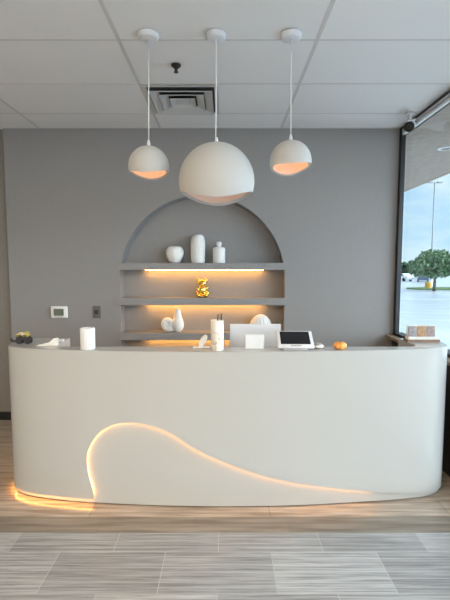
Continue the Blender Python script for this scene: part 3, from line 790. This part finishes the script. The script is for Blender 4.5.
# cars
def car(px, py, rz, m, label):
    b = gpt(px, py); t = thing('car', label, 'car', b, rz, 'cars across the parking lot')
    bm = bmesh.new(); pr = [(-2.2,.3),(2.2,.3),(2.25,.75),(1.5,.92),(.95,.95),(.35,1.42),(-.95,1.45),(-1.6,1.0),(-2.15,.95)]
    prism(bm, pr, -.86, .86); bmesh.ops.rotate(bm, verts=bm.verts, cent=(0,0,0), matrix=Matrix.Rotation(PI/2,3,'X'))
    o = obj('car_body', bm, m, t); bv = o.modifiers.new('b','BEVEL'); bv.width = .08; bv.segments = 2
    for s in (-1,1):
        g = bmesh.new(); prism(g, [(.85,.97),(.32,1.36),(-.9,1.38),(-1.4,1.02)], -.01, .01); bmesh.ops.rotate(g, verts=g.verts, cent=(0,0,0), matrix=Matrix.Rotation(PI/2,3,'X')); bmesh.ops.translate(g, vec=(0,s*.865,0), verts=g.verts)
        obj('side_window', g, M['car_glass'], t)
        for x in (-1.35, 1.4):
            obj('wheel', cyl_y([(0,-.1),(.32,-.1),(.32,.1),(0,.1)], 20), M['tyre'], t, loc=(x, s*.8, .32))
    g = bmesh.new(); v = [g.verts.new(p) for p in ((.98,-.7,.97),(.98,.7,.97),(.42,.62,1.4),(.42,-.62,1.4))]; g.faces.new(v); bmesh.ops.solidify(g, geom=g.faces[:], thickness=.02)
    obj('windscreen', g, M['car_glass'], t)
car(401.5, 281.0, PI*.62, M['car_white'], 'white car parked far across the lot near the window frame')
car(423.0, 281.8, PI*.37, M['car_blue'], 'dark blue car parked far across the lot left of the tree trunk')
# orange barrel
b = gpt(428, 288.8); k = px_m(b.y, b.z)
t = thing('traffic_barrel', 'yellow-orange barrel standing by the island tree', 'barrel', b)
obj('drum', lathe(bmesh.new(), [(0,0),(3.4*k,0),(3.2*k,.5*k),(3.0*k,5.5*k),(2.6*k,6.6*k),(0,6.6*k)], 24), M['barrel'], t, smooth=True, angle=40)
obj('band', lathe(bmesh.new(), [(3.14*k,2.6*k),(3.22*k,2.6*k),(3.16*k,3.6*k),(3.08*k,3.6*k),(3.14*k,2.6*k)], 24), M['barrel'], t)
# brick building
b = gpt(401, 275.6); k = px_m(b.y, b.z)
t = thing('building', 'low red brick building far across the parking lot', 'building', b)
obj('wall', nbox(-14*k, 2.6*k, 0, 20, 0, 11.5*k), M['brick'], t)
obj('roof', nbox(-14.4*k, 3*k, -.5, 20.5, 11.5*k, 12.6*k), M['roofgrey'], t)
for x in (-10,-6,-2): obj('window', nbox((x-1)*k,(x+1)*k,-.1,0.02,3.5*k,8*k), M['car_glass'], t)
# painted stripes on the lot
def stripe(pxa, pxb, m, w, label, grp):
    A_, B_ = gpt(*pxa), gpt(*pxb); d = (B_-A_).normalized(); n = Vector((-d.y,d.x,0))*w/2
    bm = bmesh.new(); vs = [(p.x,p.y) for p in (A_-n,B_-n,B_+n,A_+n)]; prism(bm, vs, GZ+.005, GZ+.015)
    struct(obj('road_marking', bm, m))
stripe((440,324.5),(475,330), M['red_line'], .18, '', '')
stripe((418,312),(470,314), M['white_line'], .14, '', '')
stripe((402,299),(470,300), M['white_line'], .16, '', '')

# ------------------------------------------------------------------ sky and light
w = bpy.data.worlds.new('sky'); SC.world = w; w.use_nodes = True
nt = w.node_tree; N = nt.nodes; L = nt.links; N.clear()
out = N.new('ShaderNodeOutputWorld'); bg = N.new('ShaderNodeBackground'); tc = N.new('ShaderNodeTexCoord')
sep = N.new('ShaderNodeSeparateXYZ'); L.new(tc.outputs['Generated'], sep.inputs[0])
gr = N.new('ShaderNodeValToRGB'); e = gr.color_ramp.elements
e[0].position = .0; e[0].color = (.50,.77,.97,1); e[1].position = .5; e[1].color = (.46,.70,.95,1)
L.new(sep.outputs['Z'], gr.inputs[0])
mp = N.new('ShaderNodeMapping'); mp.inputs['Scale'].default_value = (2.2,2.2,6); L.new(tc.outputs['Generated'], mp.inputs[0])
nz = N.new('ShaderNodeTexNoise'); nz.inputs['Scale'].default_value = 2.2; nz.inputs['Detail'].default_value = 6; L.new(mp.outputs[0], nz.inputs['Vector'])
cr = N.new('ShaderNodeValToRGB'); cr.color_ramp.elements[0].position = .42; cr.color_ramp.elements[1].position = .62; L.new(nz.outputs['Fac'], cr.inputs[0])
mx = N.new('ShaderNodeMix'); mx.data_type = 'RGBA'; L.new(cr.outputs[0], mx.inputs['Factor']); L.new(gr.outputs[0], mx.inputs['A']); mx.inputs['B'].default_value = (.78,.95,.99,1)
# bright lobe added low on the right of the sky to light the room
dot = N.new('ShaderNodeVectorMath'); dot.operation = 'DOT_PRODUCT'; L.new(tc.outputs['Generated'], dot.inputs[0]); dot.inputs[1].default_value = Vector((1,-.28,.0)).normalized()
mr = N.new('ShaderNodeMapRange'); mr.inputs['From Min'].default_value = .2; mr.inputs['From Max'].default_value = 1; mr.inputs['To Min'].default_value = 1.0; mr.inputs['To Max'].default_value = 7.6

mr.interpolation_type = 'SMOOTHSTEP'
L.new(dot.outputs['Value'], mr.inputs['Value'])
m3 = N.new('ShaderNodeMix'); m3.data_type = 'RGBA'; m4 = N.new('ShaderNodeMapRange'); m4.inputs['From Min'].default_value = .2; L.new(dot.outputs['Value'], m4.inputs['Value']); L.new(m4.outputs[0], m3.inputs['Factor']); L.new(mx.outputs['Result'], m3.inputs['A']); m3.inputs['B'].default_value = (.76,.89,1,1)
L.new(m3.outputs['Result'], bg.inputs[0]); L.new(mr.outputs[0], bg.inputs[1]); L.new(bg.outputs[0], out.inputs[0])
def portal(name, loc, rot, sx, sy):
    l = bpy.data.lights.new(name, 'AREA'); l.shape = 'RECTANGLE'; l.size = sx; l.size_y = sy; l.cycles.is_portal = True
    o = bpy.data.objects.new(name, l); C.objects.link(o); o.location = loc; o.rotation_euler = rot; return o
portal('window_portal', (XR+.03, (YF+YW)/2, (.1+H)/2), (0, PI/2, 0), H-.1, YW-YF)

portal('front_portal', ((WX0+WX1)/2, YF-.01, 1.35), (PI/2, 0, 0), WX1-WX0, 2.7)

# ------------------------------------------------------------------ camera and view
cd = bpy.data.cameras.new('camera'); cam = bpy.data.objects.new('camera', cd); C.objects.link(cam)
cam.location = (0,0,CAMZ); cam.rotation_euler = (PI/2-TH, 0, 0)
cd.sensor_fit = 'VERTICAL'; cd.sensor_height = 36; cd.lens = F/600*36; cd.clip_start = .05; cd.clip_end = 1000
SC.camera = cam
vs = SC.view_settings; SC.display_settings.display_device = 'sRGB'
vs.view_transform = 'Standard'; vs.look = 'None'; vs.gamma = 1; vs.use_curve_mapping = False; vs.exposure = .2
cy = SC.cycles
cy.use_denoising = True; cy.max_bounces = 10; cy.diffuse_bounces = 6; cy.glossy_bounces = 4; cy.transparent_max_bounces = 12
cy.sample_clamp_indirect = 6; cy.caustics_reflective = False; cy.caustics_refractive = False
